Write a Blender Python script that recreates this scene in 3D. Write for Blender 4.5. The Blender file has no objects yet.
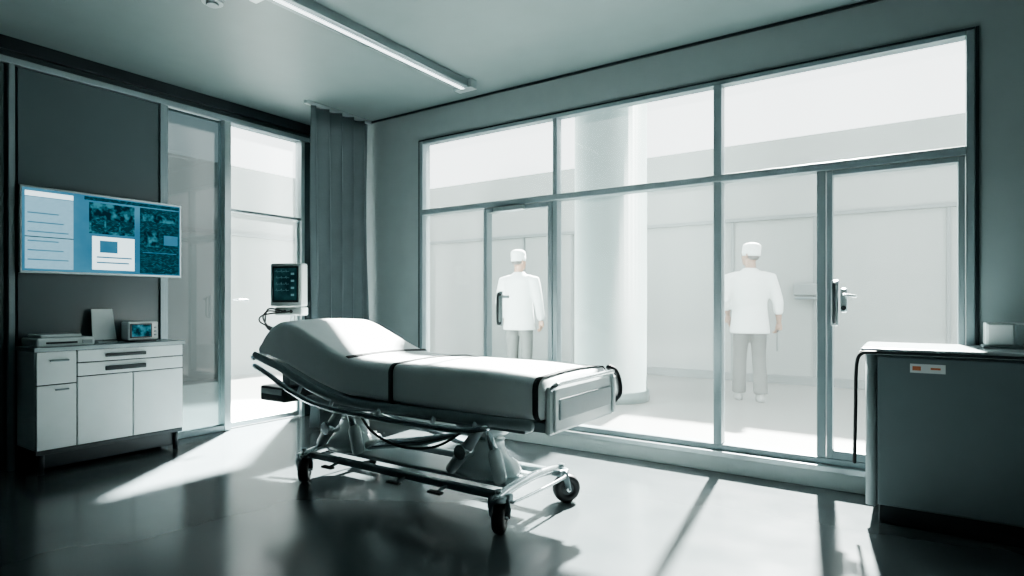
import bpy, bmesh, math, random
from mathutils import Vector, Matrix, Quaternion
random.seed(4)
scene = bpy.context.scene
COL = scene.collection

# ------------------------------------------------------------------ materials
MATS = {}
def mat(name, color, rough=0.5, metal=0.0, var=0.06, scale=6.0, bump=0.0, bscale=40.0,
        emit=None, estr=0.0, spec=0.5, coat=0.0):
    if name in MATS: return MATS[name]
    m = bpy.data.materials.new(name); m.use_nodes = True
    nt = m.node_tree; N = nt.nodes; L = nt.links
    b = N['Principled BSDF']
    tc = N.new('ShaderNodeTexCoord')
    nz = N.new('ShaderNodeTexNoise'); nz.inputs['Scale'].default_value = scale
    nz.inputs['Detail'].default_value = 4
    L.new(tc.outputs['Object'], nz.inputs['Vector'])
    rp = N.new('ShaderNodeValToRGB')
    c = Vector(color[:3])
    rp.color_ramp.elements[0].position = 0.3; rp.color_ramp.elements[1].position = 0.7
    rp.color_ramp.elements[0].color = (*[max(0, v*(1-var)) for v in c], 1)
    rp.color_ramp.elements[1].color = (*[min(1, v*(1+var)) for v in c], 1)
    L.new(nz.outputs['Fac'], rp.inputs['Fac'])
    L.new(rp.outputs['Color'], b.inputs['Base Color'])
    b.inputs['Roughness'].default_value = rough
    b.inputs['Metallic'].default_value = metal
    b.inputs['Specular IOR Level'].default_value = spec
    b.inputs['Coat Weight'].default_value = coat
    if emit:
        b.inputs['Emission Color'].default_value = (*emit, 1)
        b.inputs['Emission Strength'].default_value = estr
    if bump > 0:
        n2 = N.new('ShaderNodeTexNoise'); n2.inputs['Scale'].default_value = bscale
        n2.inputs['Detail'].default_value = 5
        L.new(tc.outputs['Object'], n2.inputs['Vector'])
        bp = N.new('ShaderNodeBump'); bp.inputs['Strength'].default_value = bump
        bp.inputs['Distance'].default_value = 0.02
        L.new(n2.outputs['Fac'], bp.inputs['Height']); L.new(bp.outputs['Normal'], b.inputs['Normal'])
    MATS[name] = m
    return m

def glassmat(name, tint=(0.93, 0.97, 0.97), haze=0.013, hazecol=(0.85, 0.95, 0.95)):
    m = bpy.data.materials.new(name); m.use_nodes = True
    nt = m.node_tree; N = nt.nodes; L = nt.links
    N.clear()
    out = N.new('ShaderNodeOutputMaterial')
    tr = N.new('ShaderNodeBsdfTransparent'); tr.inputs['Color'].default_value = (*tint, 1)
    gl = N.new('ShaderNodeBsdfGlossy'); gl.inputs['Roughness'].default_value = 0.03
    tl = N.new('ShaderNodeBsdfTranslucent'); tl.inputs['Color'].default_value = (*hazecol, 1)
    fr = N.new('ShaderNodeFresnel'); fr.inputs['IOR'].default_value = 1.35
    tc = N.new('ShaderNodeTexCoord'); nz = N.new('ShaderNodeTexNoise'); nz.inputs['Scale'].default_value = 1.3
    mp = N.new('ShaderNodeMapping'); mp.inputs['Scale'].default_value = (1.0, 1.0, 0.25)
    L.new(tc.outputs['Object'], mp.inputs['Vector']); L.new(mp.outputs['Vector'], nz.inputs['Vector'])
    mr = N.new('ShaderNodeMapRange'); mr.inputs['From Min'].default_value = 0.3; mr.inputs['From Max'].default_value = 0.7
    mr.inputs['To Min'].default_value = haze*0.5; mr.inputs['To Max'].default_value = haze*1.5
    L.new(nz.outputs['Fac'], mr.inputs['Value'])
    m1 = N.new('ShaderNodeMixShader'); L.new(mr.outputs['Result'], m1.inputs['Fac'])
    L.new(tr.outputs[0], m1.inputs[1]); L.new(tl.outputs[0], m1.inputs[2])
    m2 = N.new('ShaderNodeMixShader'); L.new(fr.outputs[0], m2.inputs['Fac'])
    L.new(m1.outputs[0], m2.inputs[1]); L.new(gl.outputs[0], m2.inputs[2])
    L.new(m2.outputs[0], out.inputs['Surface'])
    return m

M_wall   = mat('wall_paint_teal_grey', (0.24, 0.29, 0.295), 0.6, var=0.03)
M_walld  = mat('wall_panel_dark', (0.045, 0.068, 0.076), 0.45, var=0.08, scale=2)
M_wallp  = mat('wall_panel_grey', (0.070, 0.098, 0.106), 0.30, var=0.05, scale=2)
M_ceil   = mat('ceiling_paint', (0.135, 0.175, 0.178), 0.42, var=0.03)
M_base   = mat('skirting', (0.46, 0.54, 0.54), 0.4)
M_frame  = mat('frame_aluminium', (0.24, 0.30, 0.315), 0.3, 0.3, var=0.04)
M_framed = mat('frame_dark', (0.014, 0.022, 0.026), 0.35, 0.3)
M_alu    = mat('brushed_aluminium', (0.50, 0.57, 0.58), 0.28, 0.8)
M_chrome = mat('chrome', (0.66, 0.72, 0.73), 0.18, 0.95)
M_steel  = mat('painted_steel_grey', (0.22, 0.27, 0.28), 0.3, 0.6)
M_black  = mat('black_rubber', (0.008, 0.01, 0.012), 0.45)
M_strap  = mat('black_webbing', (0.01, 0.013, 0.015), 0.7, bump=0.2, bscale=200)
M_sheet  = mat('white_sheet', (0.80, 0.86, 0.86), 0.6, bump=0.25, bscale=5, var=0.03)
M_plast  = mat('white_plastic', (0.64, 0.71, 0.71), 0.25, var=0.03, coat=0.3)
M_plastg = mat('grey_plastic', (0.30, 0.36, 0.37), 0.3)
M_dark   = mat('dark_plastic', (0.02, 0.028, 0.032), 0.35)
M_cab    = mat('cabinet_laminate', (0.74, 0.81, 0.81), 0.35, var=0.03)
M_cabg   = mat('cabinet_grey', (0.15, 0.195, 0.208), 0.4, var=0.03)
M_top    = mat('counter_top', (0.38, 0.45, 0.46), 0.22)
M_out    = mat('corridor_wall', (0.30, 0.325, 0.315), 0.6, var=0.02)
M_outg   = mat('corridor_trim', (0.19, 0.215, 0.215), 0.5, var=0.02)
M_outf   = mat('corridor_floor', (0.26, 0.27, 0.26), 0.3, var=0.04)
M_colm   = mat('column_paint', (0.15, 0.205, 0.20), 0.35, var=0.04)
M_curt   = mat('curtain_fabric', (0.14, 0.18, 0.193), 0.8, bump=0.1, bscale=60)
M_scrub  = mat('white_scrubs', (0.68, 0.72, 0.71), 0.8, bump=0.3, bscale=12, var=0.03)
M_trous  = mat('grey_trousers', (0.13, 0.138, 0.132), 0.8, bump=0.3, bscale=12)
M_skin   = mat('skin', (0.33, 0.21, 0.155), 0.5)
M_hair   = mat('hair', (0.10, 0.095, 0.09), 0.7)
M_eye    = mat('eye', (0.05, 0.04, 0.04), 0.3)
M_shoe   = mat('shoes', (0.30, 0.31, 0.30), 0.5)
M_paper  = mat('paper', (0.72, 0.77, 0.77), 0.7)
M_orange = mat('label_orange', (0.6, 0.2, 0.10), 0.5)
M_tube   = mat('luminaire_tube', (0.9, 0.95, 0.95), 0.4, emit=(0.85, 0.97, 1.0), estr=2.6)
M_glass  = glassmat('window_glass')
M_glassl = glassmat('partition_glass', tint=(0.042, 0.062, 0.066), haze=0.004)

# floor
M_floor = bpy.data.materials.new('resin_floor'); M_floor.use_nodes = True
nt = M_floor.node_tree; N = nt.nodes; L = nt.links; b = N['Principled BSDF']
tc = N.new('ShaderNodeTexCoord'); nz = N.new('ShaderNodeTexNoise'); nz.inputs['Scale'].default_value = 0.8; nz.inputs['Detail'].default_value = 6
rp = N.new('ShaderNodeValToRGB'); rp.color_ramp.elements[0].color = (0.066, 0.081, 0.086, 1); rp.color_ramp.elements[1].color = (0.090, 0.106, 0.109, 1)
L.new(tc.outputs['Object'], nz.inputs['Vector']); L.new(nz.outputs['Fac'], rp.inputs['Fac']); L.new(rp.outputs['Color'], b.inputs['Base Color'])
n2 = N.new('ShaderNodeTexNoise'); n2.inputs['Scale'].default_value = 3; n2.inputs['Detail'].default_value = 5
mr = N.new('ShaderNodeMapRange'); mr.inputs['To Min'].default_value = 0.12; mr.inputs['To Max'].default_value = 0.26
L.new(tc.outputs['Object'], n2.inputs['Vector']); L.new(n2.outputs['Fac'], mr.inputs['Value']); L.new(mr.outputs['Result'], b.inputs['Roughness'])
b.inputs['Specular IOR Level'].default_value = 0.7

# ------------------------------------------------------------------ helpers
def link(ob, parent=None):
    COL.objects.link(ob)
    if parent is not None: ob.parent = parent
    return ob
def empty(name, loc=(0, 0, 0), rz=0):
    e = bpy.data.objects.new(name, None); e.location = loc; e.rotation_euler = (0, 0, rz)
    e.empty_display_size = 0.1
    COL.objects.link(e); return e
def from_bm(name, bm, m, parent=None, smooth=False, bev=0.0, seg=2):
    bmesh.ops.recalc_face_normals(bm, faces=bm.faces)
    me = bpy.data.meshes.new(name); bm.to_mesh(me); bm.free()
    if isinstance(m, (list, tuple)):
        for x in m: me.materials.append(x)
    else: me.materials.append(m)
    if smooth:
        for p in me.polygons: p.use_smooth = True
    ob = bpy.data.objects.new(name, me); link(ob, parent)
    if bev > 0:
        md = ob.modifiers.new('bevel', 'BEVEL'); md.width = bev; md.segments = seg; md.limit_method = 'ANGLE'
    return ob
def bm_box(bm, x0, x1, y0, y1, z0, z1, mi=0):
    vs = [bm.verts.new((x, y, z)) for x in (x0, x1) for y in (y0, y1) for z in (z0, z1)]
    for f in ((0,1,3,2),(4,6,7,5),(0,4,5,1),(2,3,7,6),(0,2,6,4),(1,5,7,3)):
        fc = bm.faces.new([vs[i] for i in f]); fc.material_index = mi
def box(name, x0, x1, y0, y1, z0, z1, m, parent=None, bev=0.004):
    bm = bmesh.new(); bm_box(bm, x0, x1, y0, y1, z0, z1)
    return from_bm(name, bm, m, parent, bev=bev)
def boxes(name, lst, m, parent=None, bev=0.003):
    bm = bmesh.new()
    for b_ in lst: bm_box(bm, *b_)
    return from_bm(name, bm, m, parent, bev=bev)
def quad(name, pts, m, parent=None):
    bm = bmesh.new(); bm.faces.new([bm.verts.new(p) for p in pts])
    return from_bm(name, bm, m, parent)
def frame_of(d):
    d = d.normalized(); up = Vector((0, 0, 1)) if abs(d.z) < 0.95 else Vector((0, 1, 0))
    a = d.cross(up).normalized(); b_ = a.cross(d).normalized(); return a, b_
def bm_limb(bm, pts, radii, seg=14, caps=True):
    """tapered tube through points; radii float or (ra, rb)"""
    pts = [Vector(p) for p in pts]; n = len(pts)
    R = [(r, r) if not isinstance(r, (tuple, list)) else r for r in radii]
    dirs = []
    for i in range(n):
        a = pts[max(i-1, 0)]; c = pts[min(i+1, n-1)]; dirs.append((c-a).normalized())
    a, b_ = frame_of(dirs[0])
    stations = []
    for i in range(n):
        if i > 0:
            q = dirs[i-1].rotation_difference(dirs[i]); a = q @ a; b_ = q @ b_
        stations.append((pts[i], a.copy(), b_.copy(), R[i]))
    if caps:
        p, a0, b0, r = stations[0]; m_ = min(r)
        pre = [(p-dirs[0]*m_*k, a0, b0, (r[0]*s, r[1]*s)) for k, s in ((0.9, 0.4), (0.55, 0.83))]
        p, a1, b1, r = stations[-1]; m_ = min(r)
        post = [(p+dirs[-1]*m_*k, a1, b1, (r[0]*s, r[1]*s)) for k, s in ((0.55, 0.83), (0.9, 0.4))]
        stations = pre+stations+post
    rings = []
    for p, a_, bb, r in stations:
        rings.append([bm.verts.new(p+a_*math.cos(t)*r[0]+bb*math.sin(t)*r[1]) for t in [2*math.pi*k/seg for k in range(seg)]])
    for i in range(len(rings)-1):
        for k in range(seg):
            bm.faces.new((rings[i][k], rings[i][(k+1) % seg], rings[i+1][(k+1) % seg], rings[i+1][k]))
    bm.faces.new(rings[0][::-1]); bm.faces.new(rings[-1])
def bm_rings(bm, rings_def, seg=24):
    """horizontal ellipses (cx,cy,z,rx,ry)"""
    rings = []
    for cx, cy, z, rx, ry in rings_def:
        rings.append([bm.verts.new((cx+rx*math.cos(t), cy+ry*math.sin(t), z)) for t in [2*math.pi*k/seg for k in range(seg)]])
    for i in range(len(rings)-1):
        for k in range(seg):
            bm.faces.new((rings[i][k], rings[i][(k+1) % seg], rings[i+1][(k+1) % seg], rings[i+1][k]))
    bm.faces.new(rings[0][::-1]); bm.faces.new(rings[-1])
def limb(name, pts, radii, m, parent=None, seg=16, caps=True):
    bm = bmesh.new(); bm_limb(bm, pts, radii, seg, caps)
    return from_bm(name, bm, m, parent, smooth=True)
def cyl(name, p0, p1, r, m, parent=None, seg=24, bev=0.0):
    p0 = Vector(p0); p1 = Vector(p1); a, b_ = frame_of(p1-p0)
    bm = bmesh.new(); rs = []
    for p in (p0, p1):
        rs.append([bm.verts.new(p+a*math.cos(t)*r+b_*math.sin(t)*r) for t in [2*math.pi*k/seg for k in range(seg)]])
    for k in range(seg):
        f = bm.faces.new((rs[0][k], rs[0][(k+1) % seg], rs[1][(k+1) % seg], rs[1][k])); f.smooth = True
    bm.faces.new(rs[0][::-1]); bm.faces.new(rs[1])
    return from_bm(name, bm, m, parent, bev=bev)
def catmull(pts, sub=8):
    pts = [Vector(p) for p in pts]; out = []
    P = [pts[0]*2-pts[1]]+pts+[pts[-1]*2-pts[-2]]
    for i in range(1, len(P)-2):
        for k in range(sub):
            t = k/sub; a, b_, c, d = P[i-1], P[i], P[i+1], P[i+2]
            out.append(0.5*((2*b_)+(c-a)*t+(2*a-5*b_+4*c-d)*t*t+(-a+3*b_-3*c+d)*t**3))
    out.append(pts[-1]); return out
def pipe(name, pts, r, m, parent=None, smooth=True, seg=12):
    p = catmull(pts, 6) if smooth and len(pts) > 2 else [Vector(q) for q in pts]
    return limb(name, p, [r]*len(p), m, parent, seg)
def remesh(ob, vox, it=6):
    md = ob.modifiers.new('remesh', 'REMESH'); md.mode = 'VOXEL'; md.voxel_size = vox; md.use_smooth_shade = True
    s = ob.modifiers.new('smooth', 'SMOOTH'); s.iterations = it; s.factor = 0.5

# ------------------------------------------------------------------ room shell
XL, XR, YF, YN, ZC = -5.15, 2.6, 4.166, -2.6, 2.97
WX0, WX1, WZ0, WZ1 = -3.842, 0.300, 0.146, 2.67
box('floor', XL-0.12, XR+0.12, YN-0.12, YF+0.14, -0.10, 0.0, M_floor, bev=0)
box('ceiling', XL-0.12, XR+0.12, YN-0.12, YF+0.14, ZC, ZC+0.12, M_ceil, bev=0)
boxes('wall_far', [(XL-0.12, WX0, YF, YF+0.14, 0, ZC), (WX1, XR+0.12, YF, YF+0.14, 0, ZC),
                   (WX0, WX1, YF, YF+0.14, 0, WZ0), (WX0, WX1, YF, YF+0.14, WZ1, ZC)], M_wall, bev=0)
DY0, DY1 = 3.01, 3.84
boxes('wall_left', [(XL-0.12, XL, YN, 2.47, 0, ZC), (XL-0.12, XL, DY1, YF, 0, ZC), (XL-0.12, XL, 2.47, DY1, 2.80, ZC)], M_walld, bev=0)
box('wall_right', XR, XR+0.12, YN, YF, 0, ZC, M_wall, bev=0)
box('wall_near', XL-0.12, XR+0.12, YN-0.12, YN, 0, ZC, M_wall, bev=0)
box('baseboard_far', -5.14, -0.22, YF-0.035, YF-0.001, 0.0, 0.105, M_base)
box('trim_1', WX0-0.03, WX1+0.03, YF-0.06, YF+0.03, 0.108, 0.146, M_alu)
box('trim_2', XL+0.03, XR, YF-0.02, YF-0.001, 2.952, 2.968, M_framed, bev=0.002)
box('trim_3', XL+0.002, XL+0.05, YN, YF-0.03, 2.88, 2.968, M_framed, bev=0.002)
box('trim_4', XL+0.002, XL+0.045, YN, DY1+0.05, 2.79, 2.835, M_frame)
# left wall panelling
wp = empty('wall_panelling')
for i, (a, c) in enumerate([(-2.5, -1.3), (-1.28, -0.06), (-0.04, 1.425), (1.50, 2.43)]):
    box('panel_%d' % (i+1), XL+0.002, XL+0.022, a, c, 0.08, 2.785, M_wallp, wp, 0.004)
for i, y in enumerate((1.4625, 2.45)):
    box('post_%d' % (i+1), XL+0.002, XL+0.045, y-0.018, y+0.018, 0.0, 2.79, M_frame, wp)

# ------------------------------------------------------------------ main window
win = empty('window_1')
FT = 0.05
fy0, fy1 = YF-0.012, YF+0.07
def vbar(n, x, z0, z1, w=FT, m=M_frame, y0=fy0, y1=fy1, par=win): box(n, x-w/2, x+w/2, y0, y1, z0, z1, m, par, 0.005)
def hbar(n, x0, x1, z, w=FT, m=M_frame, y0=fy0, y1=fy1, par=win): box(n, x0, x1, y0, y1, z-w/2, z+w/2, m, par, 0.005)
vbar('jamb_left', WX0+0.02, WZ0, WZ1, 0.04); vbar('jamb_right', WX1-0.02, WZ0, WZ1, 0.04)
hbar('head', WX0+0.04, WX1-0.04, WZ1-0.015, 0.03); hbar('sill', WX0+0.04, WX1-0.04, WZ0+0.02, 0.04)
hbar('transom', WX0+0.04, WX1-0.04, 2.0, 0.05, y0=fy0-0.012)
vbar('mullion_1', -2.375, WZ0+0.04, WZ1-0.03, 0.04)
vbar('mullion_2', -1.093, WZ0+0.04, WZ1-0.03, 0.055, y0=fy0-0.01)
vbar('mullion_3', -0.462, WZ0+0.04, 1.975, 0.05)
boxes('dark_outer_bead', [(WX0-0.012, WX0-0.001, YF-0.012, YF-0.001, WZ0, WZ1+0.012), (WX1+0.001, WX1+0.018, YF-0.012, YF-0.001, WZ0-0.03, WZ1+0.012),
                     (WX0, WX1, YF-0.012, YF-0.001, WZ1+0.001, WZ1+0.012)], M_framed, win)
gy = YF+0.035
def pane(n, x0, x1, z0, z1, par=win, m=M_glass, y=gy):
    quad(n, [(x0, y, z0), (x1, y, z0), (x1, y, z1), (x0, y, z1)], m, par)
pane('pane_top_1', WX0+0.04, -2.395, 2.025, WZ1-0.03); pane('pane_top_2', -2.355, -1.12, 2.025, WZ1-0.03)
pane('pane_top_3', -1.065, WX1-0.04, 2.025, WZ1-0.03)
pane('pane_low_1', WX0+0.04, -3.09, WZ0+0.04, 1.975); pane('pane_low_2', -2.355, -1.12, WZ0+0.04, 1.975)
pane('pane_low_3', -1.065, -0.487, WZ0+0.04, 1.975)

def framed_door(name, x0, x1, z0, z1, w):
    d = empty(name)
    boxes('leaf_frame', [(x0, x0+w, fy0-0.006, fy1-0.01, z0, z1), (x1-w, x1, fy0-0.006, fy1-0.01, z0, z1),
                         (x0+w, x1-w, fy0-0.006, fy1-0.01, z1-w, z1), (x0+w, x1-w, fy0-0.006, fy1-0.01, z0, z0+w*1.6)], M_frame, d, 0.004)
    pane('leaf_glass', x0+w, x1-w, z0+w*1.6, z1-w, d)
    return d
d1 = framed_door('door_1', -3.085, -2.397, WZ0+0.042, 1.97, 0.04)
box('closer', -2.95, -2.65, fy0-0.05, fy0-0.008, 1.925, 1.96, M_alu, d1)
def pull(d, x, z0, z1, off=0.05, m=M_alu):
    box('handle_plate', x-0.022, x+0.022, fy0-0.018, fy0-0.004, z0-0.03, z1+0.03, m, d, 0.008)
    pipe('handle_grip', [(x, fy0-0.012, z1), (x, fy0-off, z1), (x, fy0-off-0.005, (z0+z1)/2), (x, fy0-off, z0), (x, fy0-0.012, z0)], 0.011, M_dark, d)
pull(d1, -2.90, 0.98, 1.22)
box('latch', -2.875, -2.80, fy0-0.045, fy0-0.02, 1.19, 1.215, M_alu, d1)
d2 = framed_door('door_2', -0.43, 0.255, WZ0+0.042, 1.97, 0.032)
pull(d2, -0.385, 1.04, 1.26, 0.055)
box('lock_body', -0.355, -0.315, fy0-0.035, fy0-0.004, 1.09, 1.24, M_alu, d2, 0.012)
pipe('lock_lever', [(-0.335, fy0-0.03, 1.20), (-0.335, fy0-0.065, 1.20), (-0.30, fy0-0.07, 1.195), (-0.27, fy0-0.07, 1.19)], 0.009, M_chrome, d2)
cyl('lock_cylinder', (-0.335, fy0-0.05, 1.12), (-0.335, fy0-0.03, 1.12), 0.014, M_black, d2)

# ------------------------------------------------------------------ left glazed partition + door
w2 = empty('window_2')
boxes('frame', [(XL-0.05, XL+0.03, 2.47, 2.50, 0, 2.79), (XL-0.05, XL+0.03, 2.50, 2.985, 0.0, 0.05)], M_frame, w2)
quad('pane', [(XL-0.02, 2.50, 0.05), (XL-0.02, 2.985, 0.05), (XL-0.02, 2.985, 2.79), (XL-0.02, 2.50, 2.79)], M_glassl, w2)
d3 = empty('door_3')
boxes('frame', [(XL-0.07, XL+0.04, 2.985, 3.045, 0, 2.79), (XL-0.07, XL+0.03, 3.80, 3.84, 0, 2.79),
                (XL-0.06, XL+0.02, 3.045, 3.80, 1.985, 2.01)], M_alu, d3)
boxes('leaf_stiles', [(XL-0.04, XL-0.01, 3.05, 3.075, 0.01, 1.98), (XL-0.04, XL-0.01, 3.775, 3.80, 0.01, 1.98),
                (XL-0.04, XL-0.01, 3.075, 3.775, 0.01, 0.06)], M_alu, d3)
quad('leaf_glass', [(XL-0.025, 3.075, 0.06), (XL-0.025, 3.775, 0.06), (XL-0.025, 3.775, 1.985), (XL-0.025, 3.075, 1.985)], M_glass, d3)
quad('transom_glass', [(XL-0.025, 3.045, 2.01), (XL-0.025, 3.80, 2.01), (XL-0.025, 3.80, 2.79), (XL-0.025, 3.045, 2.79)], M_glass, d3)
pipe('lever', [(XL-0.01, 3.10, 1.18), (XL+0.05, 3.10, 1.18), (XL+0.055, 3.14, 1.18), (XL+0.055, 3.20, 1.175)], 0.009, M_chrome, d3)

# ------------------------------------------------------------------ curtain
bm = bmesh.new(); n = 160; rows = 14; grid = []
for j in range(rows+1):
    z = 0.03+(2.93-0.03)*j/rows; row = []
    for i in range(n+1):
        s = i/n; y = 3.42+0.69*s
        amp = 0.075*(1.0-0.25*(j/rows))
        x = -4.49+amp*math.sin(s*2*math.pi*5+0.25*math.sin(j*0.5))+0.014*math.sin(s*27+j*0.2)
        row.append(bm.verts.new((x, y+0.012*math.sin(s*2*math.pi*10), z)))
    grid.append(row)
for j in range(rows):
    for i in range(n): bm.faces.new((grid[j][i], grid[j][i+1], grid[j+1][i+1], grid[j+1][i]))
cu = empty('privacy_curtain')
co = from_bm('fabric', bm, M_curt, cu, smooth=True)
sd = co.modifiers.new('solid', 'SOLIDIFY'); sd.thickness = 0.004
box('track', -4.52, -4.48, 3.38, 4.15, 2.94, 2.97, M_alu, cu)

# ------------------------------------------------------------------ ceiling fittings
cl = empty('ceiling_light')
box('housing', -3.10, -2.98, 2.02, 3.86, 2.905, 2.969, M_steel, cl, 0.006)
box('diffuser', -3.050, -3.020, 2.06, 3.80, 2.897, 2.904, M_tube, cl, 0.002)
box('end_cap', -3.13, -2.95, 3.80, 3.88, 2.90, 2.969, M_alu, cl, 0.006)
box('end_cap_near', -3.18, -2.92, 2.0, 2.05, 2.90, 2.969, M_alu, cl, 0.006)
sdm = empty('smoke_detector')
cyl('base', (-3.47, 1.95, 2.945), (-3.47, 1.95, 2.969), 0.06, M_plastg, sdm, bev=0.004)
cyl('sensor', (-3.47, 1.95, 2.93), (-3.47, 1.95, 2.945), 0.035, M_plastg, sdm, bev=0.004)

# ------------------------------------------------------------------ wall display
tv = empty('wall_monitor')
SX = XL+0.05
box('mount', XL+0.023, SX+0.005, 1.85, 2.28, 1.5, 1.8, M_dark, tv)
box('bezel', SX, SX+0.04, 1.49, 2.58, 1.36, 1.965, M_alu, tv, 0.006)
def emis(name, c, s, pat=None, c2=None, scale=8):
    m = bpy.data.materials.new(name); m.use_nodes = True
    nt = m.node_tree; N = nt.nodes; L = nt.links; N.clear()
    o = N.new('ShaderNodeOutputMaterial'); e = N.new('ShaderNodeEmission'); e.inputs['Strength'].default_value = s
    tc = N.new('ShaderNodeTexCoord'); mp = N.new('ShaderNodeMapping')
    L.new(tc.outputs['Object'], mp.inputs['Vector'])
    if pat == 'brick':
        sx = N.new('ShaderNodeSeparateXYZ'); cx = N.new('ShaderNodeCombineXYZ')
        L.new(mp.outputs['Vector'], sx.inputs[0]); L.new(sx.outputs['Y'], cx.inputs['X']); L.new(sx.outputs['Z'], cx.inputs['Y'])
        t = N.new('ShaderNodeTexBrick'); t.inputs['Scale'].default_value = scale
        t.inputs['Color1'].default_value = (*c, 1); t.inputs['Color2'].default_value = (*c2, 1); t.inputs['Mortar'].default_value = (*[v*0.7 for v in c], 1)
        t.inputs['Mortar Size'].default_value = 0.03; t.inputs['Bias'].default_value = -0.3
        L.new(cx.outputs[0], t.inputs['Vector']); L.new(t.outputs['Color'], e.inputs['Color'])
    else:
        t = N.new('ShaderNodeTexNoise'); t.inputs['Scale'].default_value = scale; t.inputs['Detail'].default_value = 6
        r = N.new('ShaderNodeValToRGB'); r.color_ramp.elements[0].position = 0.4; r.color_ramp.elements[1].position = 0.65
        r.color_ramp.elements[0].color = (*c, 1); r.color_ramp.elements[1].color = (*(c2 or c), 1)
        L.new(mp.outputs['Vector'], t.inputs['Vector']); L.new(t.outputs['Fac'], r.inputs['Fac']); L.new(r.outputs['Color'], e.inputs['Color'])
    L.new(e.outputs[0], o.inputs[0]); return m
E_bg = emis('screen_blue', (0.05, 0.21, 0.34), 1.0, c2=(0.10, 0.31, 0.44), scale=2)
E_wh = emis('screen_page', (0.34, 0.62, 0.76), 1.15, 'brick', (0.28, 0.54, 0.68), 30)
E_wh2 = emis('screen_window', (0.68, 0.92, 0.98), 1.8, c2=(0.78, 0.96, 1.0), scale=3)
E_dk = emis('screen_chart', (0.010, 0.055, 0.075), 1.0, 'brick', (0.04, 0.19, 0.25), 28)
E_dk2 = emis('screen_scan', (0.004, 0.03, 0.045), 1.0, c2=(0.06, 0.26, 0.33), scale=24)
def scr(n, y0, y1, z0, z1, m, k=1):
    box(n, SX+0.040, SX+0.040+0.0012*k, y0-0.025, y1-0.025, z0, z1, m, tv, 0)
scr('screen', 1.53, 2.59, 1.375, 1.95, E_bg, 1)
scr('page_panel', 1.545, 1.83, 1.39, 1.89, E_wh, 2)
scr('page_header', 1.545, 1.83, 1.895, 1.93, E_wh2, 2)
for k in range(6): scr('page_line_%d' % k, 1.56, 1.80-0.03*(k % 3), 1.45+0.065*k, 1.458+0.065*k, E_bg, 3)
scr('page_divider', 1.545, 1.83, 1.61, 1.616, E_dk, 3)
scr('toolbar', 1.90, 2.58, 1.915, 1.94, E_dk, 2)
scr('scan_panel', 1.93, 2.24, 1.67, 1.90, E_dk2, 2)
for k in range(3): scr('scan_tile_%d' % k, 1.945+0.098*k, 2.03+0.098*k, 1.69, 1.78, E_dk, 3)
scr('form_panel', 1.95, 2.24, 1.40, 1.65, E_wh2, 2)
scr('form_inset', 2.0, 2.12, 1.53, 1.62, E_bg, 3)
scr('form_line_1', 1.98, 2.22, 1.49, 1.50, E_bg, 3)
scr('form_line_2', 1.98, 2.20, 1.45, 1.46, E_bg, 3)
scr('chart_panel', 2.28, 2.58, 1.385, 1.905, E_dk, 2)
scr('chart_bar_1', 2.31, 2.42, 1.60, 1.72, E_dk2, 3); scr('chart_bar_2', 2.46, 2.57, 1.62, 1.70, E_bg, 3)
scr('chart_bar_3', 2.30, 2.56, 1.80, 1.86, E_dk2, 3); scr('chart_bar_4', 2.30, 2.56, 1.55, 1.556, E_bg, 3)

# ------------------------------------------------------------------ left storage cabinet
cb = empty('storage_cabinet')
cx0, cx1, ca, cc, cz0, cz1 = XL+0.025, -4.78, 1.495, 2.448, 0.165, 0.825
box('carcass', cx0, cx1-0.02, ca, cc, cz0, cz1, M_cab, cb)
box('worktop', cx0, cx1+0.012, ca-0.012, cc+0.012, cz1, cz1+0.028, M_top, cb, 0.004)
box('plinth', cx0, cx1-0.05, ca+0.03, cc-0.03, 0.035, cz0, M_dark, cb)
box('base_rail', cx0+0.02, cx1-0.01, ca+0.0, cc-0.0, cz0-0.03, cz0-0.001, M_dark, cb)
for i, (x, y) in enumerate([(cx1-0.04, ca+0.04), (cx1-0.04, cc-0.04), (cx0+0.04, ca+0.04), (cx0+0.04, cc-0.04)]):
    cyl('foot_%d' % i, (x, y, 0), (x, y, cz0), 0.018, M_dark, cb)
f0, f1 = cx1-0.018, cx1
ym, yn = 1.728, 2.085
box('front_shadow_gap', f0-0.001, f0+0.004, ca+0.004, cc-0.004, cz0+0.004, cz1-0.002, M_dark, cb, 0)
def fr(n, y0, y1, z0, z1): box(n, f0, f1, y0+0.004, y1-0.004, z0+0.004, z1-0.004, M_cab, cb, 0.003)
fr('drawer_small', ca, ym, 0.60, cz1); fr('door_left', ca, ym, cz0, 0.60)
fr('drawer_upper', ym, cc, 0.735, cz1); fr('drawer_lower', ym, cc, 0.64, 0.735)
fr('door_mid', ym, yn, cz0, 0.64); fr('door_right', yn, cc, cz0, 0.64)
box('handle_1', f1, f1+0.016, 1.90, 2.17, 0.765, 0.79, M_dark, cb); box('handle_2', f1, f1+0.016, 1.90, 2.17, 0.668, 0.70, M_dark, cb)
box('handle_3', f1, f1+0.014, 1.57, 1.68, 0.755, 0.768, M_steel, cb); box('handle_4', f1, f1+0.014, 1.60, 1.68, 0.56, 0.57, M_steel, cb)

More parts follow.
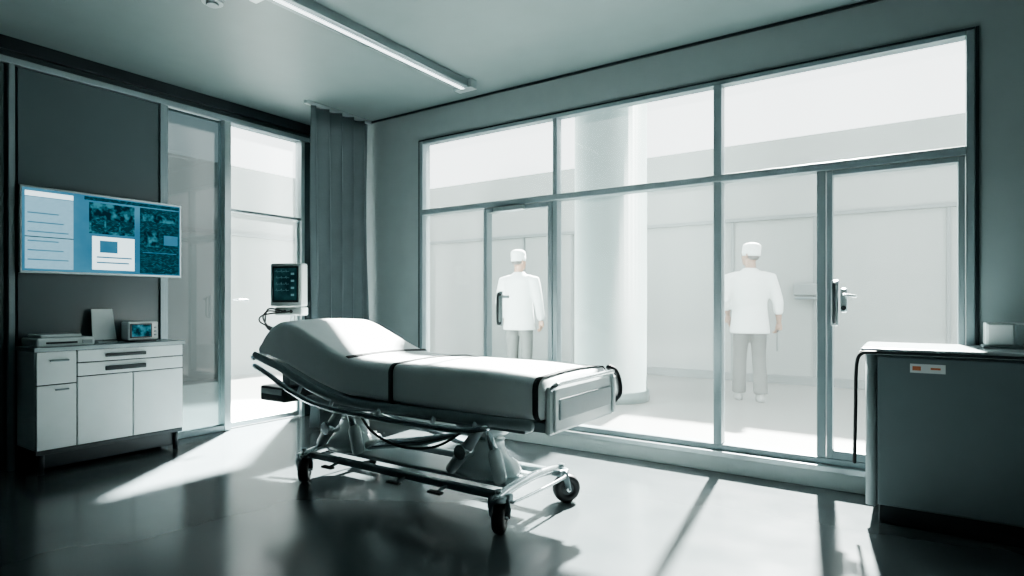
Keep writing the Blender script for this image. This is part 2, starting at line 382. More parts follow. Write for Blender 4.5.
ZT = cz1+0.0285
pr = empty('label_printer')
box('body', -5.10, -4.81, 1.51, 1.85, ZT, ZT+0.06, M_plast, pr, 0.012)
box('lid', -5.08, -4.84, 1.54, 1.78, ZT+0.0605, ZT+0.082, M_plast, pr, 0.008)
box('front_slot', -4.809, -4.804, 1.56, 1.74, ZT+0.02, ZT+0.032, M_dark, pr, 0.001)
box('button_strip', -4.809, -4.804, 1.77, 1.83, ZT+0.015, ZT+0.04, M_plastg, pr, 0.001)
pc = empty('paper_notice_card')
bm = bmesh.new()
vs = [bm.verts.new(p) for p in [(-5.03, 1.915, ZT+0.02), (-5.03, 2.075, ZT+0.02), (-5.08, 2.065, ZT+0.25), (-5.08, 1.925, ZT+0.25)]]
bm.faces.new(vs); o = from_bm('sheet', bm, M_paper, pc); s = o.modifiers.new('s', 'SOLIDIFY'); s.thickness = 0.006
box('stand_base', -5.09, -4.97, 1.93, 2.06, ZT, ZT+0.014, M_plastg, pc)
cyl('stand_pin', (-5.045, 1.995, ZT+0.01), (-5.06, 1.995, ZT+0.10), 0.006, M_steel, pc)
vm = empty('desktop_vitals_monitor')
box('case', -5.02, -4.90, 2.10, 2.32, ZT+0.012, ZT+0.155, M_plast, vm, 0.012)
box('foot', -5.03, -4.87, 2.13, 2.29, ZT, ZT+0.012, M_dark, vm)
box('screen_bezel', -4.8995, -4.893, 2.115, 2.27, ZT+0.03, ZT+0.14, M_dark, vm, 0.002)
box('screen', -4.8925, -4.890, 2.125, 2.26, ZT+0.04, ZT+0.13, E_dk2, vm, 0)
for k in range(3): cyl('knob_%d' % k, (-4.9, 2.293, ZT+0.05+k*0.028), (-4.89, 2.293, ZT+0.05+k*0.028), 0.007, M_plastg, vm)

# ------------------------------------------------------------------ right equipment cabinet
rc = empty('equipment_cabinet')
rx0, rx1, ry0, ry1, rz0, rz1 = -0.196, 1.45, 3.60, 4.12, 0.10, 0.885
box('carcass', rx0+0.01, rx1, ry0+0.02, ry1, rz0, rz1, M_cabg, rc, 0.015)
box('front_panel', rx0+0.055, rx1-0.03, ry0, ry0+0.019, rz0+0.01, rz1-0.01, M_cabg, rc, 0.008)
cyl('corner_post', (rx0+0.028, ry0+0.02, rz0), (rx0+0.028, ry0+0.02, rz1), 0.026, M_plastg, rc)
box('worktop', rx0-0.02, rx1+0.02, ry0-0.03, ry1+0.01, rz1, rz1+0.035, M_top, rc, 0.014)
box('worktop_edge', rx0-0.022, rx1+0.022, ry0-0.034, ry0-0.0305, rz1+0.004, rz1+0.018, M_dark, rc, 0.001)
box('plinth', rx0+0.06, rx1-0.05, ry0+0.06, ry1-0.03, 0.0, rz0, M_dark, rc)
box('label', 0.0, 0.145, ry0-0.002, ry0-0.0003, 0.80, 0.845, M_paper, rc, 0)
box('label_mark', 0.01, 0.045, ry0-0.003, ry0-0.0021, 0.812, 0.833, M_orange, rc, 0)
box('label_mark_b', 0.085, 0.125, ry0-0.003, ry0-0.0021, 0.818, 0.828, M_orange, rc, 0)
pipe('hose', [(rx0+0.05, ry0-0.045, rz1+0.012), (rx0-0.01, ry0-0.05, rz1+0.005), (rx0-0.035, ry0-0.04, rz1-0.06), (rx0-0.04, ry0-0.03, 0.6), (rx0-0.045, ry0-0.03, 0.32)], 0.009, M_black, rc)
hd = empty('glove_box_dispenser')
bz = rz1+0.0355
box('box_base', 0.31, 0.56, 3.85, 4.0, bz, bz+0.012, M_plastg, hd)
box('box_body', 0.32, 0.55, 3.87, 3.99, bz+0.012, bz+0.13, M_plast, hd, 0.008)
box('front_sheet', 0.33, 0.43, 3.862, 3.869, bz+0.02, bz+0.12, M_paper, hd, 0.002)
box('front_sheet_b', 0.44, 0.54, 3.862, 3.869, bz+0.02, bz+0.12, M_plastg, hd, 0.002)

# ------------------------------------------------------------------ hospital stretcher bed
bed = empty('hospital_bed')
BY0, BY1 = 2.34, 3.06
prof = catmull([(-1.43, 0.795, 0.60), (-1.75, 0.81, 0.595), (-2.2, 0.812, 0.595), (-2.6, 0.812, 0.60), (-2.78, 0.835, 0.61), (-3.0, 0.915, 0.655), (-3.22, 1.0, 0.72),
                (-3.36, 1.03, 0.765), (-3.46, 1.005, 0.785), (-3.54, 0.945, 0.80), (-3.60, 0.875, 0.80)], 6)
def sect(x, zt, zb, y0, y1, r=0.045, inset=0.0, crown=0.012):
    pts = []; y0 += inset; y1 -= inset; zt -= inset*0.5; zb += inset*0.5
    r = min(r, (zt-zb)*0.45)
    K = 5
    for (cy, cz, a0) in ((y1-r, zt-r, 0), (y0+r, zt-r, 90), (y0+r, zb+r, 180), (y1-r, zb+r, 270)):
        for k in range(K+1):
            a = math.radians(a0+90*k/K); pts.append((cy+r*math.cos(a), cz+r*math.sin(a)))
        if a0 == 0:
            for k in range(1, 10):
                t = k/10; pts.append((y1-r+(y0+r-(y1-r))*t, zt+crown*math.sin(math.pi*t)))
    return [Vector((x, p[0], p[1])) for p in pts]
bm = bmesh.new()
P = [tuple(p) for p in prof]
secs = [sect(P[0][0]+0.03, P[0][1]-0.03, P[0][2]+0.03, BY0, BY1, 0.03, 0.03), sect(P[0][0]+0.02, P[0][1]-0.008, P[0][2]+0.01, BY0, BY1, 0.04, 0.01)]
secs += [sect(*p, BY0, BY1) for p in P]
secs += [sect(P[-1][0]-0.015, P[-1][1]-0.015, P[-1][2]+0.01, BY0, BY1, 0.03, 0.015)]
rg = [[bm.verts.new(v) for v in s_] for s_ in secs]
nn = len(rg[0])
for i in range(len(rg)-1):
    for k in range(nn): bm.faces.new((rg[i][k], rg[i][(k+1) % nn], rg[i+1][(k+1) % nn], rg[i+1][k]))
bm.faces.new(rg[0]); bm.faces.new(rg[-1][::-1])
from_bm('mattress', bm, M_sheet, bed, smooth=True)
def strap(n, x, zt, zb, w, tilt=0.0, inset=0.005):
    bm = bmesh.new(); A = []
    for dx in (-w/2, w/2):
        s_ = sect(x+dx, zt+tilt*dx, zb, BY0, BY1, 0.05, -inset)
        A.append([bm.verts.new(v) for v in s_])
    m_ = len(A[0])
    for k in range(m_): bm.faces.new((A[0][k], A[0][(k+1) % m_], A[1][(k+1) % m_], A[1][k]))
    o = from_bm(n, bm, M_strap, bed, smooth=True); s = o.modifiers.new('s', 'SOLIDIFY'); s.thickness = 0.003; s.offset = 1
strap('strap_middle', -2.37, 0.812, 0.58, 0.032)
strap('edge_binding_foot', -1.437, 0.797, 0.60, 0.030)
bm = bmesh.new()
a = [bm.verts.new((-2.74, y, 0.826+0.012*math.sin(math.pi*(y-BY0)/(BY1-BY0)))) for y in [BY0+0.02+0.04*k for k in range(18)]]
c = [bm.verts.new((-2.765, y, 0.834+0.012*math.sin(math.pi*(y-BY0)/(BY1-BY0)))) for y in [BY0+0.02+0.04*k for k in range(18)]]
for k in range(17): bm.faces.new((a[k], a[k+1], c[k+1], c[k]))
o = from_bm('hinge_strap', bm, M_strap, bed); s = o.modifiers.new('s', 'SOLIDIFY'); s.thickness = 0.005; s.offset = 0
# deck
boxes('deck_frame', [(-2.74, -1.40, 2.37, 2.41, 0.545, 0.592), (-2.74, -1.40, 2.99, 3.03, 0.545, 0.592), (-1.44, -1.40, 2.41, 2.99, 0.545, 0.592),
                     (-2.74, -2.70, 2.41, 2.99, 0.545, 0.592), (-2.1, -2.06, 2.41, 2.99, 0.545, 0.592)], M_steel, bed)
box('deck_plate', -2.72, -1.42, 2.42, 2.98, 0.572, 0.592, M_plastg, bed)
bm = bmesh.new()
hp = [(-2.74, 0.588), (-3.0, 0.645), (-3.22, 0.708), (-3.36, 0.755), (-3.62, 0.785)]
T = [[bm.verts.new((x, y, z+dz)) for x, z in hp] for y in (2.38, 3.02) for dz in (0, -0.03)]
for k in range(4):
    bm.faces.new((T[0][k], T[0][k+1], T[2][k+1], T[2][k])); bm.faces.new((T[1][k], T[1][k+1], T[3][k+1], T[3][k]))
    bm.faces.new((T[0][k], T[0][k+1], T[1][k+1], T[1][k])); bm.faces.new((T[2][k], T[2][k+1], T[3][k+1], T[3][k]))
bm.faces.new((T[0][0], T[1][0], T[3][0], T[2][0])); bm.faces.new((T[0][4], T[1][4], T[3][4], T[2][4]))
from_bm('backrest_plate', bm, M_plastg, bed)
# moulded skirt that follows the underside of the mattress, both sides
sk = catmull([(-3.64, 0.79, 0), (-3.50, 0.755, 0), (-3.36, 0.72, 0), (-3.20, 0.665, 0), (-3.0, 0.605, 0), (-2.8, 0.568, 0), (-2.5, 0.56, 0), (-2.0, 0.56, 0), (-1.46, 0.565, 0)], 6)
for side, y, q in (('near', 2.335, -1), ('far', 3.065, 1)):
    limb('deck_skirt_'+side, [(p.x, y, p.y+0.012) for p in sk], [(0.016, 0.026)]*len(sk), M_plastg, bed, 14)
    yo = y+q*0.025
    pipe('side_rail_'+side, [(-3.60, yo, 0.735), (-3.42, yo, 0.675), (-3.22, yo, 0.60), (-2.95, yo, 0.535), (-2.5, yo, 0.515), (-1.9, yo, 0.515), (-1.70, yo, 0.545)], 0.017, M_chrome, bed)
    for k, (x, z) in enumerate(((-3.15, 0.60), (-2.85, 0.55), (-2.45, 0.54), (-2.05, 0.54), (-1.78, 0.54))):
        limb('rail_link_%s_%d' % (side, k), [(x, yo, z-0.02), (x, y, z+0.03)], [0.012, 0.012], M_alu, bed, 10)
pipe('head_rail', [(-3.62, 2.315, 0.78), (-3.66, 2.36, 0.79), (-3.67, 2.7, 0.795), (-3.66, 3.04, 0.79), (-3.62, 3.085, 0.78)], 0.013, M_chrome, bed)
# foot panel
box('foot_panel', -1.40, -1.365, 2.35, 3.055, 0.535, 0.765, M_plast, bed, 0.018)
box('foot_panel_recess', -1.364, -1.352, 2.42, 2.99, 0.60, 0.70, M_plastg, bed, 0.01)
boxes('foot_panel_ribs', [(-1.364, -1.350, 2.37, 2.40, 0.55, 0.75), (-1.364, -1.350, 3.01, 3.04, 0.55, 0.75)], M_plast, bed, 0.006)
pipe('foot_push_bar', [(-1.38, 2.37, 0.74), (-1.36, 2.375, 0.765), (-1.355, 2.44, 0.775), (-1.355, 2.7, 0.775), (-1.355, 2.95, 0.775), (-1.36, 3.02, 0.77), (-1.38, 3.03, 0.74)], 0.012, M_chrome, bed)
pipe('foot_push_handle', [(-1.40, 3.06, 0.79), (-1.375, 3.085, 0.77), (-1.355, 3.09, 0.72), (-1.35, 3.09, 0.65), (-1.37, 3.07, 0.61)], 0.017, M_black, bed)
# under-head control box
box('control_box', -3.62, -3.36, 2.36, 2.66, 0.50, 0.60, M_dark, bed, 0.012)
box('control_box_hanger', -3.52, -3.44, 2.46, 2.56, 0.60, 0.735, M_steel, bed)
box('control_box_trim', -3.60, -3.38, 2.352, 2.359, 0.55, 0.585, M_plastg, bed, 0.002)
boxes('sub_frame', [(-3.30, -1.62, 2.50, 2.54, 0.49, 0.54), (-3.30, -1.62, 2.86, 2.90, 0.49, 0.54), (-3.32, -3.28, 2.50, 2.90, 0.49, 0.54), (-1.64, -1.60, 2.50, 2.90, 0.49, 0.54)], M_steel, bed, 0.006)
limb('backrest_actuator', [(-2.75, 2.70, 0.52), (-3.0, 2.70, 0.57), (-3.12, 2.70, 0.65)], [0.028, 0.024, 0.014], M_chrome, bed)
# pedestals
def pedestal(tag, x, y):
    bm = bmesh.new()
    bm_rings(bm, [(x, y, 0.195, 0.20, 0.155), (x, y, 0.225, 0.205, 0.16), (x, y, 0.26, 0.185, 0.145), (x, y, 0.29, 0.135, 0.11), (x, y, 0.32, 0.108, 0.09), (x, y, 0.38, 0.10, 0.085), (x, y, 0.39, 0.106, 0.09)], 28)
    from_bm('pedestal_shell_'+tag, bm, M_plast, bed, smooth=True)
    cyl('pedestal_column_'+tag, (x, y, 0.385), (x, y, 0.45), 0.06, M_chrome, bed)
    bm = bmesh.new()
    bm_rings(bm, [(x, y, 0.41, 0.08, 0.07), (x, y, 0.42, 0.12, 0.10), (x, y, 0.45, 0.16, 0.16), (x, y, 0.485, 0.19, 0.20), (x, y, 0.495, 0.19, 0.20)], 28)
    from_bm('pedestal_head_'+tag, bm, M_plastg, bed, smooth=True)
    limb('pedestal_arm_%s' % tag, [(x-0.12, y-0.17, 0.24), (x-0.03, y-0.175, 0.34), (x+0.09, y-0.18, 0.49)], [0.032, 0.036, 0.026], M_plastg, bed, 14)
    cyl('pedestal_pivot_%s' % tag, (x-0.02, y-0.225, 0.35), (x-0.02, y-0.135, 0.35), 0.042, M_chrome, bed, bev=0.004)
    limb('pedestal_shock_%s' % tag, [(x+0.17, y-0.12, 0.22), (x+0.14, y-0.12, 0.34)], [0.040, 0.038], M_plast, bed, 16)
    limb('pedestal_ram_%s' % tag, [(x+0.14, y-0.12, 0.34), (x+0.08, y-0.12, 0.48)], [0.022, 0.022], M_chrome, bed, 14)
pedestal('head', -3.08, 2.70); pedestal('foot', -1.98, 2.70)
limb('long_actuator', [(-2.85, 2.62, 0.25), (-2.4, 2.62, 0.33), (-2.15, 2.62, 0.40)], [0.03, 0.03, 0.015], M_chrome, bed)
limb('link_rod', [(-2.9, 2.8, 0.42), (-2.1, 2.8, 0.28)], [0.014, 0.014], M_chrome, bed)
pipe('hydraulic_hose', [(-2.9, 2.58, 0.45), (-2.7, 2.52, 0.36), (-2.5, 2.55, 0.30), (-2.25, 2.56, 0.33), (-2.05, 2.58, 0.44)], 0.008, M_black, bed)
# base chassis
boxes('base_chassis', [(-3.24, -1.64, 2.42, 2.46, 0.16, 0.20), (-3.24, -1.64, 2.94, 2.98, 0.16, 0.20)], M_steel, bed, 0.008)
for t_, x in (('head', -3.19), ('foot', -1.69)):
    pipe('cross_member_'+t_, [(x, 2.38, 0.185), (x, 2.5, 0.205), (x, 2.70, 0.215), (x, 2.9, 0.205), (x, 3.02, 0.185)], 0.024, M_chrome, bed)
    pipe('brake_bar_'+t_, [(x+(0.05 if t_ == 'foot' else -0.05), 2.42, 0.17), (x+(0.07 if t_ == 'foot' else -0.07), 2.48, 0.165), (x+(0.07 if t_ == 'foot' else -0.07), 2.92, 0.165), (x+(0.05 if t_ == 'foot' else -0.05), 2.98, 0.17)], 0.009, M_chrome, bed)
box('base_cover', -3.18, -1.72, 2.56, 2.84, 0.175, 0.20, M_plastg, bed, 0.01)
for k, x in enumerate((-2.9, -2.35, -2.05)):
    limb('pedal_arm_%d' % k, [(x, 2.45, 0.18), (x, 2.36, 0.165)], [0.009, 0.009], M_steel, bed, 8)
    box('pedal_%d' % k, x-0.045, x+0.045, 2.32, 2.355, 0.158, 0.172, M_black, bed, 0.004)
def castor(tag, x, y, ang):
    c, s_ = math.cos(ang), math.sin(ang)
    def W(a, b_, z): return (x+a*c-b_*s_, y+a*s_+b_*c, z)
    ox = 0.03
    bm = bmesh.new(); seg = 32; prof_ = [(-0.030, 0.036), (-0.032, 0.066), (-0.022, 0.078), (0, 0.0815), (0.022, 0.078), (0.032, 0.066), (0.030, 0.036)]
    rr = [[bm.verts.new(W(ox+r_*math.cos(2*math.pi*k/seg), w, 0.0815+r_*math.sin(2*math.pi*k/seg))) for k in range(seg)] for w, r_ in prof_]
    for i in range(len(rr)):
        j = (i+1) % len(rr)
        for k in range(seg): bm.faces.new((rr[i][k], rr[i][(k+1) % seg], rr[j][(k+1) % seg], rr[j][k]))
    from_bm('castor_tyre_'+tag, bm, M_black, bed, smooth=True)
    cyl('castor_hub_'+tag, W(ox, -0.027, 0.0815), W(ox, 0.027, 0.0815), 0.038, M_dark, bed)
    cyl('castor_axle_'+tag, W(ox, -0.045, 0.0815), W(ox, 0.045, 0.0815), 0.013, M_chrome, bed)
    for q in (-1, 1):
        limb('castor_fork_%s_%d' % (tag, q+1), [W(ox, 0.040*q, 0.08), W(ox*0.5, 0.041*q, 0.13), W(0, 0.03*q, 0.175)], [(0.016, 0.005), (0.024, 0.006), (0.030, 0.010)], M_steel, bed, 12)
    cyl('castor_crown_'+tag, W(0, 0, 0.165), W(0, 0, 0.195), 0.042, M_steel, bed, bev=0.006)
    cyl('castor_stem_'+tag, W(0, 0, 0.19), W(0, 0, 0.225), 0.018, M_chrome, bed)
castor('head_near', -3.21, 2.40, 2.3); castor('foot_near', -1.69, 2.40, 2.0); castor('foot_far', -1.67, 3.0, 0.9); castor('head_far', -3.21, 3.0, 2.6)

# ------------------------------------------------------------------ bedside vital signs monitor (clamped to bed head rail)
ms = empty('patient_monitor')
px0, py0 = -3.715, 2.68
cyl('pole', (px0, py0, 0.74), (px0, py0, 1.10), 0.014, M_chrome, ms)
box('clamp', px0-0.03, px0+0.03, py0-0.03, py0+0.03, 0.77, 0.82, M_steel, ms)
def MM(a, b_, z):
    ang = 0.42; c, s_ = math.cos(ang), math.sin(ang); return (px0+a*c-b_*s_, py0-0.03+a*s_+b_*c, z)
def rbox(n, a0, a1, b0, b1, z0, z1, m, par, f, bev=0.004):
    bm = bmesh.new(); vs = [bm.verts.new(f(a_, b_, z)) for a_ in (a0, a1) for b_ in (b0, b1) for z in (z0, z1)]
    for fc in ((0,1,3,2),(4,6,7,5),(0,4,5,1),(2,3,7,6),(0,2,6,4),(1,5,7,3)): bm.faces.new([vs[i] for i in fc])
    return from_bm(n, bm, m, par, bev=bev)
rbox('case', -0.122, 0.122, -0.04, 0.05, 1.125, 1.435, M_plast, ms, MM, 0.012)
rbox('bezel', -0.10, 0.10, -0.046, -0.0405, 1.155, 1.412, M_dark, ms, MM, 0.003)
rbox('screen', -0.088, 0.088, -0.0485, -0.0465, 1.17, 1.40, emis('monitor_screen', (0.006, 0.022, 0.026), 1.0, c2=(0.02, 0.065, 0.07), scale=9), ms, MM, 0)
E_tr = emis('trace_glow', (0.10, 0.22, 0.24), 1.0, c2=(0.12, 0.25, 0.27))
for k in range(4):
    pts = []
    for i in range(25):
        t = i/24; sp_ = 0.012 if i % 8 == 3 else (-0.006 if i % 8 == 4 else 0)
        pts.append(MM(-0.08+0.11*t, -0.0490, 1.375-k*0.045+sp_))
    limb('trace_%d' % k, pts, [0.0010]*25, E_tr, ms, 6)
for k in range(4): rbox('readout_%d' % k, 0.045, 0.07, -0.0500, -0.0487, 1.20+k*0.05, 1.215+k*0.05, E_tr, ms, MM, 0)
rbox('base_module', -0.09, 0.12, -0.035, 0.06, 1.06, 1.12, M_plast, ms, MM, 0.01)
for k in range(3): cyl('port_%d' % k, MM(-0.06+0.05*k, -0.04, 1.09), MM(-0.06+0.05*k, -0.034, 1.09), 0.012, M_black, ms)
for k, o_ in enumerate((0, 0.02, -0.025)):
    pipe('cable_%d' % k, [MM(-0.06+0.05*k, -0.04, 1.09), MM(-0.12+o_, -0.08, 1.09+o_), MM(-0.17+o_, -0.05, 1.04+o_), MM(-0.15-o_, 0.0, 0.97), MM(-0.08+o_, 0.02, 0.93-o_), MM(-0.03, 0.03, 0.84)], 0.006, M_black, ms)

# ------------------------------------------------------------------ outside courtyard / corridor
box('ground', -9.0, 6.0, YF+0.14, 9.4, -0.12, -0.001, M_outf, bev=0)
box('ground.001', -9.0, XL-0.12, -3.0, YF+0.14, -0.12, -0.001, M_outf, bev=0)
box('wall_corridor_back', -9.0, 6.0, 9.2, 9.4, 0, 3.5, M_out, bev=0)
box('wall_corridor_left', -9.0, -8.8, -3.0, 9.2, 0, 3.3, M_out, bev=0)
box('trim_5', -8.79, 6.0, 9.15, 9.199, 2.35, 2.40, M_outg, bev=0)
box('trim_6', -8.79, 6.0, 9.14, 9.199, 0.0, 0.12, M_outg, bev=0)
box('trim_7', -8.799, -8.75, -3.0, 9.1, 2.2, 2.26, M_outg, bev=0)
for i, x in enumerate((-5.9, -4.9, -2.2, -1.1, 0.4)):
    box('trim_%d' % (i+8), x-0.02, x+0.02, 9.17, 9.199, 0.12, 2.35, M_outg, bev=0)
pd = empty('corridor_wall_dispenser')
box('case', -1.35, -1.05, 9.02, 9.15, 1.25, 1.42, M_outg, pd, 0.02)
box('tray', -1.33, -1.07, 9.0, 9.15, 1.20, 1.235, M_steel, pd, 0.01)
bm = bmesh.new()
bm_rings(bm, [(-3.0, 6.6, 0.0, 0.46, 0.46), (-3.0, 6.6, 0.12, 0.46, 0.46), (-3.0, 6.6, 0.121, 0.43, 0.43), (-3.0, 6.6, 4.3, 0.43, 0.43)], 48)
from_bm('round_column', bm, M_colm, None, smooth=True, bev=0)

# ------------------------------------------------------------------ people
def hand(name, parent, wx, wy, wz, side, m, curl=0.5):
    bm = bmesh.new()
    bm_limb(bm, [(wx, wy, wz+0.05), (wx, wy, wz), (wx, wy-0.002, wz-0.045), (wx, wy-0.004, wz-0.085)], [(0.026, 0.02), (0.022, 0.017), (0.036, 0.016), (0.038, 0.013)], 16)
    base = wz-0.088
    for k, (dy, ln) in enumerate(((-0.030, 0.070), (-0.010, 0.080), (0.010, 0.074), (0.028, 0.058))):
        y = wy+dy; x = wx
        c = curl*(0.8+0.15*k)
        pts = [(x, y, base+0.012)]; a = 0; px_, pz = x, base
        for j, f in enumerate((0.45, 0.32, 0.23)):
            a += c*0.75; px_ -= side*math.sin(a)*ln*f; pz -= math.cos(a)*ln*f; pts.append((px_, y, pz))
        bm_limb(bm, pts, [0.0095, 0.009, 0.008, 0.0068], 10)
    bm_limb(bm, [(wx, wy-0.022, wz-0.03), (wx-side*0.012, wy-0.047, wz-0.058), (wx-side*0.022, wy-0.054, wz-0.085), (wx-side*0.03, wy-0.050, wz-0.105)], [0.014, 0.012, 0.0105, 0.008], 10)
    o = from_bm(name, bm, m, parent, smooth=True); remesh(o, 0.004, 3); return o

def person(name, loc, rz, scale, pose):
    e = empty(name, loc, rz); e.scale = (scale,)*3
    bm = bmesh.new()
    bm_rings(bm, [(0, 0, 0.80, 0.15, 0.10), (0, 0, 0.86, 0.175, 0.118), (0, 0, 0.95, 0.175, 0.12), (0, 0, 1.05, 0.155, 0.108)])
    for s in (-1, 1):
        f = pose['foot'][0 if s < 0 else 1]
        kn = pose['knee'][0 if s < 0 else 1]
        bm_limb(bm, [(s*0.088, 0, 0.90), (s*0.095, 0.0+kn*0.4, 0.70), (s*0.10, kn, 0.50), (s*0.105, (kn+f)/2+0.015, 0.30), (s*0.108, f, 0.085)],
                [(0.095, 0.10), (0.088, 0.092), (0.074, 0.076), (0.076, 0.078), (0.078, 0.084)], 18, caps=False)
    o = from_bm('trousers', bm, M_trous, e, smooth=True); remesh(o, 0.014, 6)
    for i, s in enumerate((-1, 1)):
        f = pose['foot'][i]; bm = bmesh.new()
        bm_rings(bm, [(s*0.11, f-0.05, 0.0, 0.045, 0.13), (s*0.11, f-0.05, 0.03, 0.05, 0.138), (s*0.11, f-0.045, 0.055, 0.046, 0.12), (s*0.11, f-0.015, 0.085, 0.042, 0.075), (s*0.11, f, 0.12, 0.038, 0.045)], 20)
        o = from_bm('shoe_%d' % i, bm, M_shoe, e, smooth=True)
    bm = bmesh.new()
    bm_rings(bm, [(0, 0, 0.77, 0.222, 0.165), (0, 0, 0.85, 0.212, 0.155), (0, 0, 0.97, 0.198, 0.142), (0, 0, 1.08, 0.188, 0.13), (0, 0.005, 1.2, 0.195, 0.135), (0, 0.008, 1.32, 0.205, 0.138),
                  (0, 0.01, 1.41, 0.202, 0.125), (0, 0.01, 1.455, 0.155, 0.10), (0, 0.008, 1.49, 0.095, 0.078), (0, 0.004, 1.52, 0.068, 0.068)], 28)
    for i, s in enumerate((-1, 1)):
        sh, el, wr = pose['arm'][i]
        wv = Vector(wr); ev = Vector(el); cuff = ev.lerp(wv, pose['sleeve'])
        bm_limb(bm, [(s*0.13, 0.01, 1.425), sh, Vector(sh).lerp(ev, 0.5), el, cuff], [0.06, 0.076, 0.070, 0.060, 0.054], 16)
    o = from_bm('tunic', bm, M_scrub, e, smooth=True); remesh(o, 0.014, 6)
    for i, s in enumerate((-1, 1)):
        sh, el, wr = pose['arm'][i]; ev = Vector(el); wv = Vector(wr)
        limb('forearm_%d' % i, [ev, ev.lerp(wv, 0.35), ev.lerp(wv, 0.8), wv], [0.042, 0.041, 0.03, 0.026], M_skin, e, 14)
        hand('hand_%d' % i, e, wr[0], wr[1], wr[2], s, M_skin, pose['curl'][i])
    h = bpy.data.objects.new('head_pivot', None); COL.objects.link(h); h.parent = e
    h.location = (0, 0.0, 1.50); h.rotation_euler = pose['head']
    bm = bmesh.new()
    bm_limb(bm, [(0, 0.012, -0.03), (0, 0.008, 0.05), (0, 0.0, 0.10)], [0.062, 0.056, 0.056], 18)
    bm_rings(bm, [(0, -0.045, 0.045, 0.028, 0.035), (0, -0.035, 0.065, 0.05, 0.062), (0, -0.018, 0.10, 0.064, 0.082), (0, -0.008, 0.14, 0.072, 0.095), (0, 0.0, 0.18, 0.077, 0.10),
                  (0, 0.003, 0.22, 0.076, 0.098), (0, 0.005, 0.25, 0.062, 0.082), (0, 0.006, 0.27, 0.035, 0.05)], 28)
    bm_limb(bm, [(0, -0.100, 0.170), (0, -0.112, 0.145), (0, -0.118, 0.128)], [0.008, 0.011, 0.014], 10)
    bm_limb(bm, [(-0.035, -0.092, 0.182), (0, -0.100, 0.180), (0.035, -0.092, 0.182)], [0.010, 0.009, 0.010], 10)
    bm_limb(bm, [(-0.02, -0.094, 0.098), (0, -0.102, 0.099), (0.02, -0.094, 0.098)], [0.006, 0.009, 0.006], 10)
    for s in (-1, 1):
        bm_limb(bm, [(s*0.077, 0.015, 0.175), (s*0.083, 0.022, 0.155), (s*0.078, 0.012, 0.128)], [(0.010, 0.016), (0.010, 0.018), (0.008, 0.010)], 10)
    o = from_bm('head', bm, M_skin, h, smooth=True); remesh(o, 0.0055, 4)
    for s in (-1, 1):
        limb('eye_%d' % (s+1), [(s*0.031, -0.089, 0.160), (s*0.031, -0.090, 0.160)], [0.010, 0.010], M_eye, h, 10)
    bm = bmesh.new()
    bm_rings(bm, [(0, 0.034, 0.11, 0.045, 0.050), (0, 0.030, 0.13, 0.068, 0.075), (0, 0.024, 0.17, 0.077, 0.084), (0, 0.016, 0.20, 0.079, 0.092)], 28)
    from_bm('hair', bm, M_hair, h, smooth=True)
    bm = bmesh.new()
    bm_rings(bm, [(0, 0.010, 0.155, 0.084, 0.106), (0, 0.008, 0.185, 0.087, 0.110), (0, 0.006, 0.205, 0.088, 0.111), (0, 0.007, 0.208, 0.085, 0.108), (0, 0.010, 0.245, 0.089, 0.112), (0, 0.012, 0.278, 0.082, 0.102), (0, 0.014, 0.300, 0.056, 0.068), (0, 0.014, 0.308, 0.02, 0.03)], 32)
    from_bm('surgical_cap', bm, M_scrub, h, smooth=True)
    return e

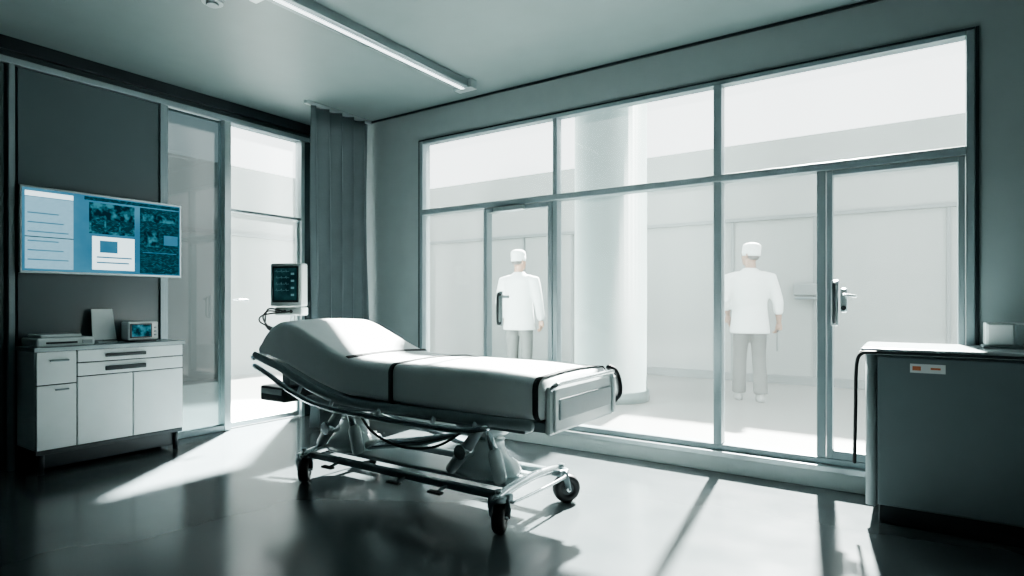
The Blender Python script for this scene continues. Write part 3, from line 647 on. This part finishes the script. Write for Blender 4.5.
poseA = dict(foot=(0.06, -0.07), knee=(-0.01, -0.05), sleeve=0.45, curl=(0.9, 0.5), head=(-0.08, 0, 0.7),
             arm=(((-0.215, 0.01, 1.40), (-0.295, 0.03, 1.13), (-0.315, -0.03, 0.90)), ((0.215, 0.01, 1.40), (0.275, 0.03, 1.15), (0.22, -0.13, 0.98))))
poseB = dict(foot=(0.03, -0.03), knee=(-0.02, -0.02), sleeve=0.85, curl=(0.5, 0.5), head=(-0.05, 0, -0.3),
             arm=(((-0.215, 0.01, 1.40), (-0.28, 0.03, 1.13), (-0.285, -0.05, 0.90)),
                  ((0.215, 0.01, 1.40), (0.275, 0.02, 1.13), (0.24, -0.10, 0.93))))
p2 = person('surgeon', (-1.57, 7.37, 0.0), math.pi+0.35, 1.03, poseA)
p1 = person('surgeon.001', (-4.32, 6.61, 0.0), math.pi+0.15, 1.03, poseB)
limb('rod_grip', [(-0.298, -0.075, 0.79), (-0.298, 0.02, 0.80)], [0.011, 0.011], M_dark, p2, 12)  # simplified long rod in the hand, made of two pieces
limb('rod_shaft', [(-0.298, -0.03, 0.79), (-0.30, -0.03, 0.58)], [0.009, 0.014], M_outg, p2, 8)  # lower piece of the held rod

# ------------------------------------------------------------------ light
w = bpy.data.worlds.new('World'); scene.world = w; w.use_nodes = True
bg = w.node_tree.nodes['Background']; bg.inputs['Color'].default_value = (0.93, 0.965, 0.965, 1); bg.inputs['Strength'].default_value = 3.2
def aim(o, d): o.rotation_euler = Vector(d).to_track_quat('-Z', 'Y').to_euler()
sl = bpy.data.lights.new('sun', 'SUN'); sl.energy = 90.0; sl.angle = math.radians(1.8); sl.color = (1.0, 0.98, 0.93)
so = bpy.data.objects.new('sun', sl); COL.objects.link(so); so.location = (-2, 10, 9); aim(so, (0.13, -1.1, -1.1))
sp = bpy.data.lights.new('added_door_spot', 'SPOT'); sp.energy = 330000; sp.spot_size = math.radians(28); sp.spot_blend = 0.3; sp.shadow_soft_size = 0.25; sp.color = (1, 1, 0.97)
spo = bpy.data.objects.new('added_door_spot', sp); COL.objects.link(spo); spo.location = (-8.6, 7.4, 7.2)  # added spot outside, throws bright floor streaks in through the left door
aim(spo, Vector((-4.9, 2.8, 0.6))-Vector(spo.location))

# ------------------------------------------------------------------ camera
cam = bpy.data.cameras.new('camera'); cam.sensor_width = 36; cam.lens = 593/1024*36
cam.shift_y = 15/1024; cam.clip_start = 0.05
co_ = bpy.data.objects.new('camera', cam); COL.objects.link(co_); co_.location = (0, 0, 1.15)
co_.rotation_euler = (math.radians(90), 0, math.radians(33.87))
scene.camera = co_
scene.view_settings.view_transform = 'AgX'
scene.view_settings.look = 'AgX - Medium High Contrast'
scene.view_settings.exposure = -0.1
